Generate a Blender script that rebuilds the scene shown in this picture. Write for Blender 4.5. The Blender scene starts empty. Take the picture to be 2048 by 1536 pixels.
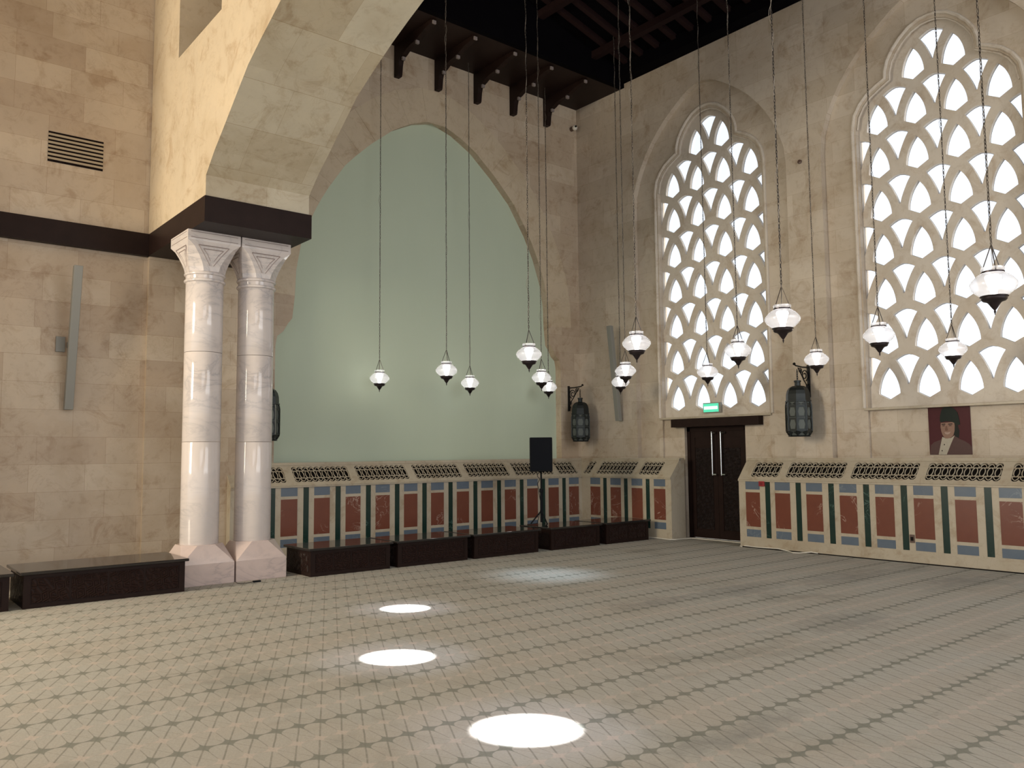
import bpy, bmesh, math, random
from mathutils import Vector, Matrix
from mathutils.geometry import delaunay_2d_cdt

random.seed(7)
PI = math.pi
scene = bpy.context.scene
COL = scene.collection

# ------------------------------------------------------------------ camera
cam_d = bpy.data.cameras.new('camera')
cam = bpy.data.objects.new('camera', cam_d)
COL.objects.link(cam)
yaw, pit, rol = 0.691452040, 0.0828823325, -0.00885882893
F = Vector((math.sin(yaw)*math.cos(pit), math.cos(yaw)*math.cos(pit), math.sin(pit)))
r0 = Vector((math.cos(yaw), -math.sin(yaw), 0)); u0 = r0.cross(F)
cR = math.cos(rol)*r0 + math.sin(rol)*u0
cU = -math.sin(rol)*r0 + math.cos(rol)*u0
m = Matrix((cR, cU, -F)).transposed().to_4x4()
m.translation = Vector((0, 0, 1.65))
cam.matrix_world = m
cam_d.sensor_width = 36
cam_d.lens = 1646.93/2048*36
cam_d.clip_start = 0.05
scene.camera = cam

# ------------------------------------------------------------------ world, lights, exposure
scene.view_settings.view_transform = 'Standard'
scene.view_settings.look = 'None'
scene.view_settings.exposure = -0.45
scene.view_settings.gamma = 1
scene.view_settings.use_curve_mapping = False
w = bpy.data.worlds.new('sky'); scene.world = w; w.use_nodes = True
bg = w.node_tree.nodes['Background']
bg.inputs[0].default_value = (0.90, 0.95, 1.0, 1)
bg.inputs[1].default_value = 1.9

def area(name, loc, target, sx, sy, power, color):
    d = bpy.data.lights.new(name, 'AREA'); d.shape = 'RECTANGLE'; d.size = sx; d.size_y = sy
    d.energy = power; d.color = color
    o = bpy.data.objects.new(name, d); COL.objects.link(o); o.location = loc
    o.rotation_euler = (Vector(target)-Vector(loc)).to_track_quat('-Z', 'Y').to_euler()
    return o
def spot(name, loc, target, deg, blend, power, color, size=0.02):
    d = bpy.data.lights.new(name, 'SPOT'); d.energy = power; d.color = color
    d.spot_size = math.radians(deg); d.spot_blend = blend; d.shadow_soft_size = size
    o = bpy.data.objects.new(name, d); COL.objects.link(o); o.location = loc
    o.rotation_euler = (Vector(target)-Vector(loc)).to_track_quat('-Z', 'Y').to_euler()
    return o
# warm window light reaching the pier and the columns from the aisle on the far left
area('aisle_window_light', (-6.0, 9.7, 4.8), (3.5, 10.4, 3.8), 2.2, 4.0, 1350, (1.0, 0.88, 0.67))
# added fill from behind the viewer, brightening the end walls and columns
area('rear_fill_light', (-1.0, -5.7, 7.3), (0.5, 12.6, 4.0), 6.0, 3.4, 240, (0.98, 0.97, 1.0))
area('rear_fill_light', (7.6, -5.7, 6.6), (8.0, 12.8, 5.5), 8.0, 5.0, 760, (0.96, 0.98, 1.0))
# the sun outside, raking along the outer face of the window wall
sd = bpy.data.lights.new('sun', 'SUN'); sd.energy = 9.0; sd.angle = 0.02; sd.color = (1.0, 0.94, 0.82)
so = bpy.data.objects.new('sun', sd); COL.objects.link(so); so.location = (30, -20, 20)
so.rotation_euler = Vector((-0.13, 0.80, -0.78)).to_track_quat('-Z', 'Y').to_euler()
# shafts of sun coming down through small high openings
for k, (tx, ty, deg, p) in enumerate([(3.29, 3.86, 3.45, 60000), (3.64, 5.88, 3.1, 60000), (4.82, 7.64, 2.7, 60000)]):
    loc = (tx+3.6, ty-3.4, 9.0)
    spot('sun_shaft', loc, (tx, ty, 0), deg, 0.30, p, (0.93, 0.95, 1.0))
    spot('sun_shaft_glow', loc, (tx, ty, 0), deg*2.6, 1.0, p*0.035, (0.70, 0.76, 1.0), 0.1)
spot('pale_sky_shaft', (10.5, 5.0, 9.0), (7.55, 8.4, 0), 9.5, 1.0, 4200, (0.62, 0.82, 1.0), 0.3)

# ------------------------------------------------------------------ materials
def new_mat(name):
    mt = bpy.data.materials.new(name); mt.use_nodes = True
    nt = mt.node_tree; b = nt.nodes['Principled BSDF']
    return mt, nt, b
def N(nt, t, **kw):
    n = nt.nodes.new(t)
    for k, v in kw.items(): setattr(n, k, v)
    return n
def math_n(nt, op, a, b=None, c=None):
    n = N(nt, 'ShaderNodeMath', operation=op)
    for i, v in enumerate((a, b, c)):
        if v is None: continue
        if isinstance(v, (int, float)): n.inputs[i].default_value = v
        else: nt.links.new(v, n.inputs[i])
    return n.outputs[0]
def mix(nt, fac, a, b, blend='MIX'):
    n = N(nt, 'ShaderNodeMix', data_type='RGBA', blend_type=blend)
    for sock, v in ((n.inputs[0], fac), (n.inputs[6], a), (n.inputs[7], b)):
        if isinstance(v, (int, float)): sock.default_value = v
        elif isinstance(v, tuple): sock.default_value = (*v, 1) if len(v) == 3 else v
        else: nt.links.new(v, sock)
    return n.outputs[2]
def noise(nt, vec, scale, detail=4, rough=0.55, dist=0.0):
    n = N(nt, 'ShaderNodeTexNoise'); n.inputs['Scale'].default_value = scale
    n.inputs['Detail'].default_value = detail; n.inputs['Roughness'].default_value = rough
    n.inputs['Distortion'].default_value = dist
    if vec: nt.links.new(vec, n.inputs['Vector'])
    return n.outputs[0]
def ramp(nt, fac, stops):
    n = N(nt, 'ShaderNodeValToRGB'); e = n.color_ramp.elements
    while len(e) > 1: e.remove(e[0])
    e[0].position = stops[0][0]; e[0].color = (*stops[0][1], 1)
    for p, c in stops[1:]:
        x = e.new(p); x.color = (*c, 1)
    nt.links.new(fac, n.inputs[0]); return n.outputs[0]
def position(nt):
    return N(nt, 'ShaderNodeNewGeometry').outputs['Position']
def bump(nt, b, h, strength=0.3, dist=0.01):
    n = N(nt, 'ShaderNodeBump'); n.inputs['Strength'].default_value = strength; n.inputs['Distance'].default_value = dist
    nt.links.new(h, n.inputs['Height']); nt.links.new(n.outputs[0], b.inputs['Normal'])

def stone(name, c1, c2, axis='x', coarse=True, rough=0.55, warm=0.35):
    """coursed limestone blocks; axis = the horizontal coordinate the courses run along"""
    mt, nt, b = new_mat(name)
    pos = position(nt)
    sp = N(nt, 'ShaderNodeSeparateXYZ'); nt.links.new(pos, sp.inputs[0])
    cb = N(nt, 'ShaderNodeCombineXYZ')
    nt.links.new(sp.outputs[0 if axis == 'x' else 1], cb.inputs[0])
    zz = math_n(nt, 'SUBTRACT', sp.outputs[2], 0.05)
    nt.links.new(zz, cb.inputs[1])
    nz = noise(nt, pos, 0.9, 5, 0.6, 0.6)
    nf = noise(nt, pos, 7.0, 6, 0.65, 0.4)
    col = None
    if coarse:
        bt = N(nt, 'ShaderNodeTexBrick')
        bt.offset = 0.5; bt.offset_frequency = 2; bt.squash = 0.8; bt.squash_frequency = 3
        bt.inputs['Scale'].default_value = 1; bt.inputs['Mortar Size'].default_value = 0.0022
        bt.inputs['Mortar Smooth'].default_value = 0.3; bt.inputs['Bias'].default_value = -0.1
        bt.inputs['Brick Width'].default_value = 0.86; bt.inputs['Row Height'].default_value = 0.373
        bt.inputs['Color1'].default_value = (*c1, 1); bt.inputs['Color2'].default_value = (*c2, 1)
        bt.inputs['Mortar'].default_value = (c2[0]*.84, c2[1]*.80, c2[2]*.74, 1)
        nt.links.new(cb.outputs[0], bt.inputs['Vector'])
        col = bt.outputs['Color']
    else:
        col = mix(nt, nz, c1, c2)
    blot = ramp(nt, nz, [(0.32, (0.84, 0.79, 0.72)), (0.50, (1, 1, 1)), (0.70, (1.10, 1.09, 1.06))])
    col = mix(nt, 0.8, col, blot, 'MULTIPLY')
    fine = ramp(nt, nf, [(0.28, (0.74, 0.68, 0.60)), (0.46, (1, 1, 1)), (0.75, (1.06, 1.06, 1.06))])
    col = mix(nt, 0.55, col, fine, 'MULTIPLY')
    blot2 = ramp(nt, noise(nt, pos, 2.6, 7, 0.7, 0.8), [(0.34, (0.70, 0.60, 0.50)), (0.47, (1, 1, 1)), (0.62, (1, 1, 1)), (0.75, (1.12, 1.12, 1.10))])
    col = mix(nt, 0.6, col, blot2, 'MULTIPLY')
    # tan veins
    n2 = noise(nt, pos, 1.7, 7, 0.62, 1.6)
    v = math_n(nt, 'ABSOLUTE', math_n(nt, 'SUBTRACT', n2, 0.5))
    vein = ramp(nt, v, [(0.0, (1, 1, 1)), (0.012, (0.15, 0.15, 0.15)), (0.03, (0, 0, 0))])
    gate = ramp(nt, noise(nt, pos, 0.8, 2), [(0.48, (0, 0, 0)), (0.60, (1, 1, 1))]); vein = math_n(nt, 'MULTIPLY', vein, gate)
    vm = math_n(nt, 'MULTIPLY', vein, math_n(nt, 'MULTIPLY', nz, warm))
    col = mix(nt, vm, col, (c2[0]*.55, c2[1]*.42, c2[2]*.32))
    nt.links.new(col, b.inputs['Base Color'])
    b.inputs['Roughness'].default_value = rough
    bump(nt, b, nf, 0.12, 0.01)
    return mt

def plain(name, col, rough=0.5, metal=0.0, var=0.0, scale=8, spec=None):
    mt, nt, b = new_mat(name)
    if var:
        nz = noise(nt, position(nt), scale, 5)
        c = mix(nt, nz, tuple(x*(1-var) for x in col), tuple(min(1, x*(1+var)) for x in col))
        nt.links.new(c, b.inputs['Base Color'])
    else:
        b.inputs['Base Color'].default_value = (*col, 1)
    b.inputs['Roughness'].default_value = rough; b.inputs['Metallic'].default_value = metal
    if spec is not None: b.inputs['Specular IOR Level'].default_value = spec
    return mt
def emis(name, col, strength):
    mt, nt, b = new_mat(name)
    b.inputs['Base Color'].default_value = (*col, 1)
    b.inputs['Emission Color'].default_value = (*col, 1); b.inputs['Emission Strength'].default_value = strength
    return mt

S1, S2 = (0.575, 0.475, 0.36), (0.44, 0.335, 0.24)
M_sx = stone('stone_blocks_x', S1, S2, 'x', warm=0.45)
M_sy = stone('stone_blocks_y', (0.55, 0.475, 0.39), (0.46, 0.385, 0.30), 'y')
M_sp = stone('stone_plain', (0.60, 0.50, 0.36), (0.53, 0.43, 0.31), coarse=False)
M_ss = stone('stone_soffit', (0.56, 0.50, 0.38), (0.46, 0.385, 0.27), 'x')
M_lat = stone('stone_lattice', (0.62, 0.56, 0.49), (0.55, 0.49, 0.42), 'y', coarse=False)
M_cap = stone('dado_stone', (0.475, 0.415, 0.325), (0.41, 0.355, 0.27), coarse=False, rough=0.4)

def green_plaster():
    mt, nt, b = new_mat('green_plaster')
    pos = position(nt)
    mp = N(nt, 'ShaderNodeMapping'); mp.inputs['Scale'].default_value = (1.0, 1, 0.25); nt.links.new(pos, mp.inputs[0])
    c = mix(nt, noise(nt, mp.outputs[0], 1.6, 5), (0.50, 0.57, 0.44), (0.54, 0.61, 0.475))
    nt.links.new(c, b.inputs['Base Color']); b.inputs['Roughness'].default_value = 0.75
    return mt
M_green = green_plaster()

def marble(name, base, dark, scale, rough=0.08, zs=0.45):
    mt, nt, b = new_mat(name)
    tc = N(nt, 'ShaderNodeTexCoord').outputs['Object']
    mp = N(nt, 'ShaderNodeMapping'); mp.inputs['Scale'].default_value = (1, 1, 1/zs if zs < 1 else zs)
    mp.inputs['Rotation'].default_value = (0.25, 0.3, 0)
    nt.links.new(tc, mp.inputs[0])
    n1 = noise(nt, mp.outputs[0], scale, 6, 0.6, 1.3)
    v = math_n(nt, 'ABSOLUTE', math_n(nt, 'SUBTRACT', n1, 0.5))
    ve = ramp(nt, v, [(0, (1, 1, 1)), (0.03, (0.35, .35, .35)), (0.12, (0, 0, 0))])
    n2 = noise(nt, tc, scale*0.8, 3)
    fac = math_n(nt, 'MULTIPLY', ve, math_n(nt, 'MULTIPLY', ramp(nt, n2, [(0.38, (0, 0, 0)), (0.62, (1, 1, 1))]), 0.62))
    c = mix(nt, fac, base, dark)
    nt.links.new(c, b.inputs['Base Color']); b.inputs['Roughness'].default_value = rough
    return mt
M_col = marble('column_marble', (0.66, 0.59, 0.555), (0.33, 0.31, 0.325), 1.1)
M_groove = plain('groove', (0.30, 0.24, 0.22), 0.6)
M_colb = marble('column_marble_base', (0.62, 0.50, 0.46), (0.40, 0.33, 0.32), 1.2, 0.12)
def tile_marble(name, c1, c2, vein, vamt=0.5):
    mt, nt, b = new_mat(name)
    pos = position(nt)
    c = mix(nt, noise(nt, pos, 6, 6, 0.6), c1, c2)
    n1 = noise(nt, pos, 2.2, 6, 0.6, 1.5)
    v = math_n(nt, 'ABSOLUTE', math_n(nt, 'SUBTRACT', n1, 0.5))
    ve = ramp(nt, v, [(0, (1, 1, 1)), (0.006, (0.3, .3, .3)), (0.014, (0, 0, 0))])
    n3 = ramp(nt, noise(nt, pos, 1.3, 2), [(0.5, (0, 0, 0)), (0.62, (1, 1, 1))])
    f = math_n(nt, 'MULTIPLY', math_n(nt, 'MULTIPLY', ve, n3), vamt)
    c = mix(nt, f, c, vein)
    nt.links.new(c, b.inputs['Base Color']); b.inputs['Roughness'].default_value = 0.22
    return mt
M_red = tile_marble('red_marble', (0.185, 0.060, 0.036), (0.135, 0.043, 0.028), (0.6, 0.48, 0.40), 0.7)
M_blue = tile_marble('blue_marble', (0.095, 0.128, 0.180), (0.135, 0.165, 0.200), (0.5, 0.52, 0.5), 0.25)
M_grn = tile_marble('green_marble', (0.006, 0.022, 0.018), (0.012, 0.036, 0.028), (0.2, 0.35, 0.3), 0.4)
M_wood = plain('dark_wood', (0.020, 0.011, 0.009), 0.42, var=0.35, scale=5, spec=0.10)
M_roof = plain('roof_wood', (0.003, 0.0025, 0.0035), 0.9, var=0.3, scale=3, spec=0.03)
M_rafter = plain('rafter_wood', (0.017, 0.008, 0.008), 0.7, var=0.2, spec=0.1)
M_peg = plain('peg_wood', (0.24, 0.20, 0.19), 0.5)
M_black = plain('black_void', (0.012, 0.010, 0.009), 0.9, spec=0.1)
M_slot = plain('vent_slot', (0.010, 0.006, 0.006), 0.8, spec=0.1)
M_gran = plain('dark_granite', (0.022, 0.019, 0.018), 0.07, var=0.4, scale=60)
M_iron = plain('black_iron', (0.018, 0.017, 0.017), 0.35, 0.6)
M_lant = plain('lantern_metal', (0.022, 0.026, 0.026), 0.4, 0.5)
M_lpane = plain('lantern_pane', (0.105, 0.118, 0.110), 0.5, spec=0.3)
M_cap_m = plain('lamp_metal', (0.045, 0.035, 0.038), 0.3, 0.8)
M_chain = plain('chain_metal', (0.07, 0.06, 0.055), 0.4, 0.8)
M_wire = plain('pale_wire', (0.26, 0.22, 0.18), 0.4)
M_chrome = plain('chrome', (0.75, 0.75, 0.74), 0.16, 1.0)
M_grey = plain('grey_speaker', (0.24, 0.235, 0.21), 0.5)
M_spk = plain('black_speaker', (0.005, 0.006, 0.008), 0.6, spec=0.15)
M_white = plain('white_plastic', (0.72, 0.68, 0.60), 0.4)
M_redp = plain('red_plastic', (0.30, 0.02, 0.025), 0.4)
M_brown = plain('brown_plate', (0.10, 0.06, 0.045), 0.4)
M_gframe = plain('window_gasket', (0.10, 0.11, 0.13), 0.6)
M_bulb = emis('bulb_glow', (1.0, 0.97, 0.92), 14.0)
M_exit = emis('exit_green', (0.10, 0.75, 0.48), 0.75)
M_exitw = emis('exit_white', (0.85, 1.0, 0.97), 1.3)

def glass_mat(name, tr, tint, gloss=0.1, diff=None):
    mt = bpy.data.materials.new(name); mt.use_nodes = True; nt = mt.node_tree
    nt.nodes.remove(nt.nodes['Principled BSDF']); out = nt.nodes['Material Output']
    t = N(nt, 'ShaderNodeBsdfTransparent'); t.inputs[0].default_value = (*tint, 1)
    g = N(nt, 'ShaderNodeBsdfGlossy'); g.inputs['Roughness'].default_value = 0.06
    mx = N(nt, 'ShaderNodeMixShader')
    last = t.outputs[0]
    if diff:
        d = N(nt, 'ShaderNodeBsdfTranslucent'); d.inputs[0].default_value = (*diff, 1)
        m2 = N(nt, 'ShaderNodeMixShader'); m2.inputs[0].default_value = 1-tr
        nt.links.new(last, m2.inputs[1]); nt.links.new(d.outputs[0], m2.inputs[2]); last = m2.outputs[0]
    lw = N(nt, 'ShaderNodeLayerWeight'); lw.inputs[0].default_value = 0.35
    f = math_n(nt, 'ADD', math_n(nt, 'MULTIPLY', lw.outputs['Facing'], 0.45), gloss)
    nt.links.new(f, mx.inputs[0]); nt.links.new(last, mx.inputs[1]); nt.links.new(g.outputs[0], mx.inputs[2])
    nt.links.new(mx.outputs[0], out.inputs[0])
    return mt
M_lampglass = glass_mat('lamp_glass', 0.64, (1, 1, 1), 0.07, (0.95, 0.95, 1.0))
M_pane = glass_mat('window_glass', 1.0, (0.97, 0.98, 1.0), 0.02)

def carved(name, base, scale, strength=0.8):
    """fretwork carved in low relief"""
    mt, nt, b = new_mat(name)
    tc = N(nt, 'ShaderNodeTexCoord').outputs['Object']
    mp = N(nt, 'ShaderNodeMapping'); mp.inputs['Rotation'].default_value = (PI/4, PI/4, PI/4)
    nt.links.new(tc, mp.inputs[0])
    vo = N(nt, 'ShaderNodeTexVoronoi'); vo.distance = 'MANHATTAN'; vo.feature = 'F1'
    vo.inputs['Scale'].default_value = scale; vo.inputs['Randomness'].default_value = 0.35
    nt.links.new(mp.outputs[0], vo.inputs['Vector'])
    wv = math_n(nt, 'PINGPONG', math_n(nt, 'MULTIPLY', vo.outputs['Distance'], 3.0), 0.5)
    c = mix(nt, wv, tuple(x*0.6 for x in base), tuple(x*1.7 for x in base))
    nt.links.new(c, b.inputs['Base Color']); b.inputs['Roughness'].default_value = 0.40; b.inputs['Specular IOR Level'].default_value = 0.15
    bump(nt, b, wv, strength, 0.02)
    return mt
M_carve = carved('carved_wood', (0.022, 0.010, 0.008), 9)
M_carvd = carved('carved_door_wood', (0.017, 0.011, 0.010), 11, 0.7)

def carpet():
    mt, nt, b = new_mat('carpet')
    pos = position(nt)
    sp = N(nt, 'ShaderNodeSeparateXYZ'); nt.links.new(pos, sp.inputs[0])
    wob = noise(nt, pos, 3.0, 2)
    wx = math_n(nt, 'MULTIPLY', math_n(nt, 'SUBTRACT', wob, 0.5), 0.10)
    u = math_n(nt, 'ADD', math_n(nt, 'DIVIDE', math_n(nt, 'SUBTRACT', sp.outputs[0], 3.285), 0.1430), wx)
    v = math_n(nt, 'DIVIDE', math_n(nt, 'SUBTRACT', sp.outputs[1], 3.147), 0.2795)
    def cell(x):  # signed distance to nearest integer
        return math_n(nt, 'SUBTRACT', x, math_n(nt, 'ROUND', x))
    du, dv = cell(u), cell(v)
    adu, adv = math_n(nt, 'ABSOLUTE', du), math_n(nt, 'ABSOLUTE', dv)
    def less(x, t, s):
        mr = N(nt, 'ShaderNodeMapRange'); mr.interpolation_type = 'SMOOTHSTEP'
        nt.links.new(x, mr.inputs[0]); mr.inputs[1].default_value = t-s; mr.inputs[2].default_value = t+s
        mr.inputs[3].default_value = 1; mr.inputs[4].default_value = 0
        return mr.outputs[0]
    def line(x, wd): return less(math_n(nt, 'ABSOLUTE', cell(x)), wd, wd*0.4)
    la = line(math_n(nt, 'SUBTRACT', u, v), 0.040)
    lb = line(u, 0.022)
    lc = line(math_n(nt, 'ADD', math_n(nt, 'MULTIPLY', u, 0.5), math_n(nt, 'MULTIPLY', v, 0.5)), 0.010)
    lr = less(adv, 0.018, 0.008)
    # astroid star: (|du|*.143/.07)^.6+(|dv|*.28/.06)^.6 < 1
    def star(rx, ry):
        a = math_n(nt, 'POWER', math_n(nt, 'DIVIDE', adu, rx), 0.5)
        c = math_n(nt, 'POWER', math_n(nt, 'DIVIDE', adv, ry), 0.5)
        return less(math_n(nt, 'ADD', a, c), 1.0, 0.06)
    hv = math_n(nt, 'MULTIPLY', math_n(nt, 'ROUND', v), 0.5)
    odd = math_n(nt, 'MULTIPLY', math_n(nt, 'ABSOLUTE', cell(hv)), 2.0)     # 0 even row, 1 odd row
    even = math_n(nt, 'SUBTRACT', 1.0, odd)
    sd = math_n(nt, 'MULTIPLY', star(0.80, 0.34), even)
    spk = math_n(nt, 'MULTIPLY', star(0.62, 0.30), odd)
    n1 = noise(nt, pos, 1.1, 5, 0.62, 0.4); n2 = noise(nt, pos, 6.0, 5, 0.7, 0.3); n3 = noise(nt, pos, 60.0, 3, 0.7)
    base = mix(nt, n2, (0.38, 0.363, 0.325), (0.455, 0.445, 0.412))
    base = mix(nt, ramp(nt, n1, [(0.40, (0, 0, 0)), (0.62, (1, 1, 1))]), base, (0.42, 0.39, 0.345))
    dark = (0.21, 0.205, 0.175)
    wear = ramp(nt, noise(nt, pos, 9.0, 4, 0.7), [(0.30, (0.45, 0.45, 0.45)), (0.55, (1, 1, 1))])
    ln = math_n(nt, 'MULTIPLY', math_n(nt, 'MAXIMUM', math_n(nt, 'MAXIMUM', la, math_n(nt, 'MULTIPLY', lb, 0.75)),
                math_n(nt, 'MULTIPLY', math_n(nt, 'MAXIMUM', lc, lr), 0.55)), wear)
    c = mix(nt, math_n(nt, 'MULTIPLY', ln, 0.72), base, dark)
    c = mix(nt, math_n(nt, 'MULTIPLY', sd, 0.85), c, (0.215, 0.220, 0.190))
    c = mix(nt, math_n(nt, 'MULTIPLY', spk, 0.8), c, (0.51, 0.445, 0.395))
    st = ramp(nt, noise(nt, pos, 0.55, 4, 0.7, 0.5), [(0.55, (1, 1, 1)), (0.72, (0.66, 0.68, 0.66))])
    c = mix(nt, 0.8, c, st, 'MULTIPLY')
    sc = N(nt, 'ShaderNodeMapping'); sc.inputs['Scale'].default_value = (1.2, 4.0, 1); nt.links.new(pos, sc.inputs[0])
    st2 = ramp(nt, noise(nt, sc.outputs[0], 1.0, 6, 0.75, 0.6), [(0.62, (1, 1, 1)), (0.74, (0.60, 0.63, 0.62))])
    c = mix(nt, 0.75, c, st2, 'MULTIPLY')
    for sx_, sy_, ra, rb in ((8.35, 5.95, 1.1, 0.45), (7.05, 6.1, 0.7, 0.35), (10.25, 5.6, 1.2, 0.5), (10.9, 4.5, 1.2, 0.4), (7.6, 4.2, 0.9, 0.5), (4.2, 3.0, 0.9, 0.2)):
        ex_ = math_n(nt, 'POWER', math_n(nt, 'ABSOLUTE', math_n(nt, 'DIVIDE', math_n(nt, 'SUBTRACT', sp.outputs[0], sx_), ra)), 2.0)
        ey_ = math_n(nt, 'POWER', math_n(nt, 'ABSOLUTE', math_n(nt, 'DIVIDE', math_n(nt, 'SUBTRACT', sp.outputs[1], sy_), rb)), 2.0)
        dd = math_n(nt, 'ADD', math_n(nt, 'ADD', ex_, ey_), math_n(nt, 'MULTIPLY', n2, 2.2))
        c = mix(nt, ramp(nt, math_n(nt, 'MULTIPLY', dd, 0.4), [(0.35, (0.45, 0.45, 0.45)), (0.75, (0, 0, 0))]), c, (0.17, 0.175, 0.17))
    fuzz = ramp(nt, n3, [(0.3, (0.90, 0.90, 0.90)), (0.7, (1.08, 1.08, 1.08))])
    c = mix(nt, 0.8, c, fuzz, 'MULTIPLY')
    nt.links.new(c, b.inputs['Base Color']); b.inputs['Roughness'].default_value = 0.95
    b.inputs['Specular IOR Level'].default_value = 0.15
    bump(nt, b, n3, 0.25, 0.01)
    return mt
M_carpet = carpet()

# ------------------------------------------------------------------ geometry helpers
class MB:
    def __init__(s): s.v = []; s.f = []
    def add(s, vs, fs):
        o = len(s.v); s.v += [tuple(x) for x in vs]; s.f += [tuple(i+o for i in f) for f in fs]; return s
    def box(s, x0, x1, y0, y1, z0, z1):
        vs = [(x0,y0,z0),(x1,y0,z0),(x1,y1,z0),(x0,y1,z0),(x0,y0,z1),(x1,y0,z1),(x1,y1,z1),(x0,y1,z1)]
        return s.add(vs, [(0,3,2,1),(4,5,6,7),(0,1,5,4),(1,2,6,5),(2,3,7,6),(3,0,4,7)])
    def prism(s, poly, d0, d1, fn):
        """poly: 2-D outline, extruded between d0 and d1; fn(a,b,d) -> xyz"""
        n = len(poly)
        vs = [fn(a, b, d0) for a, b in poly] + [fn(a, b, d1) for a, b in poly]
        fs = [tuple(range(n))[::-1], tuple(range(n, 2*n))] + [(i, (i+1) % n, n+(i+1) % n, n+i) for i in range(n)]
        return s.add(vs, fs)
    def tube(s, pts, r, k=6, cap=True):
        pts = [Vector(p) for p in pts]; n = len(pts); base = len(s.v); up = None
        rs = r if isinstance(r, (list, tuple)) else [r]*n
        for i, p in enumerate(pts):
            t = (pts[min(i+1, n-1)]-pts[max(i-1, 0)]).normalized()
            if up is None:
                up = Vector((0, 0, 1)) if abs(t.z) < 0.9 else Vector((1, 0, 0))
            a = (up - t*up.dot(t))
            if a.length < 1e-6: a = t.orthogonal()
            a.normalize(); up = a; b = t.cross(a)
            for j in range(k):
                q = 2*PI*j/k
                s.v.append(tuple(p + (a*math.cos(q)+b*math.sin(q))*rs[i]))
        for i in range(n-1):
            for j in range(k):
                s.f.append((base+i*k+j, base+i*k+(j+1) % k, base+(i+1)*k+(j+1) % k, base+(i+1)*k+j))
        if cap:
            s.f.append(tuple(base+j for j in range(k))[::-1]); s.f.append(tuple(base+(n-1)*k+j for j in range(k)))
        return s
    def lathe(s, prof, k=24, cx=0, cy=0, phase=0, cap=True):
        base = len(s.v)
        for r, z in prof:
            for j in range(k):
                q = 2*PI*(j+phase)/k
                s.v.append((cx+r*math.cos(q), cy+r*math.sin(q), z))
        for i in range(len(prof)-1):
            for j in range(k):
                s.f.append((base+i*k+j, base+i*k+(j+1) % k, base+(i+1)*k+(j+1) % k, base+(i+1)*k+j))
        if cap:
            s.f.append(tuple(base+j for j in range(k))[::-1]); s.f.append(tuple(base+(len(prof)-1)*k+j for j in range(k)))
        return s
    def plate(s, outer, holes, d0, d1, fn):
        """flat plate with holes, given thickness"""
        loops = [outer] + holes
        pts = []; edges = []
        for lp in loops:
            o = len(pts); pts += [Vector(p) for p in lp]
            edges += [(o+i, o+(i+1) % len(lp)) for i in range(len(lp))]
        vv, ee, ff, *_ = delaunay_2d_cdt(pts, edges, [], 1, 1e-6)
        def inside(p, lp):
            c = False; j = len(lp)-1
            for i in range(len(lp)):
                xi, yi = lp[i]; xj, yj = lp[j]
                if (yi > p[1]) != (yj > p[1]) and p[0] < (xj-xi)*(p[1]-yi)/(yj-yi)+xi: c = not c
                j = i
            return c
        bb = [(min(p[0] for p in h), max(p[0] for p in h), min(p[1] for p in h), max(p[1] for p in h)) for h in holes]
        keep = []
        for f in ff:
            c = sum((vv[i] for i in f), Vector((0, 0)))/len(f)
            if not inside(c, outer): continue
            bad = False
            for h, q in zip(holes, bb):
                if q[0] <= c[0] <= q[1] and q[2] <= c[1] <= q[3] and inside(c, h): bad = True; break
            if not bad: keep.append(tuple(f))
        n = len(vv)
        vs = [fn(p[0], p[1], d0) for p in vv] + [fn(p[0], p[1], d1) for p in vv]
        fs = [f[::-1] for f in keep] + [tuple(i+n for i in f) for f in keep]
        cnt = {}
        for f in keep:
            for i in range(len(f)):
                e = (f[i], f[(i+1) % len(f)]); cnt[e] = 1
        for a, b in cnt:
            if (b, a) not in cnt: fs.append((a, b, b+n, a+n))
        return s.add(vs, fs)
    def build(s, name, mat, parent=None, smooth=False, bevel=0, origin=None):
        vs = s.v
        if origin: vs = [(x-origin[0], y-origin[1], z-origin[2]) for x, y, z in vs]
        me = bpy.data.meshes.new(name); me.from_pydata(vs, [], s.f); me.validate()
        bm = bmesh.new(); bm.from_mesh(me)
        bmesh.ops.recalc_face_normals(bm, faces=bm.faces)
        if bevel:
            bmesh.ops.remove_doubles(bm, verts=bm.verts, dist=1e-5)
            es = [e for e in bm.edges if len(e.link_faces) == 2 and e.calc_face_angle(0) > 0.5]
            bmesh.ops.bevel(bm, geom=es, offset=bevel, segments=2, affect='EDGES', profile=0.5, clamp_overlap=True)
        bm.to_mesh(me); bm.free()
        if smooth:
            for p in me.polygons: p.use_smooth = True
            try: me.set_sharp_from_angle(angle=math.radians(40))
            except Exception: pass
        me.materials.append(mat)
        o = bpy.data.objects.new(name, me); COL.objects.link(o)
        if origin: o.location = origin
        if parent:
            o.parent = parent
        return o

def tag(o, label, cat, group=None):
    o['label'] = label; o['category'] = cat
    if group: o['group'] = group
    return o
def struct(o): o['kind'] = 'structure'; return o
def empty(name, loc=(0, 0, 0), rz=0):
    o = bpy.data.objects.new(name, None); o.empty_display_size = 0.1
    COL.objects.link(o); o.location = loc; o.rotation_euler = (0, 0, rz); return o
def copy_tree(o, parent=None):
    c = o.copy(); COL.objects.link(c); c.parent = parent
    for ch in list(o.children): copy_tree(ch, c)
    return c
FX = lambda a, b, d: (d, a, b)      # plate lying in a plane x = d; (a,b) = (y,z)
FY = lambda a, b, d: (a, d, b)      # plate lying in a plane y = d; (a,b) = (x,z)

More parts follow.
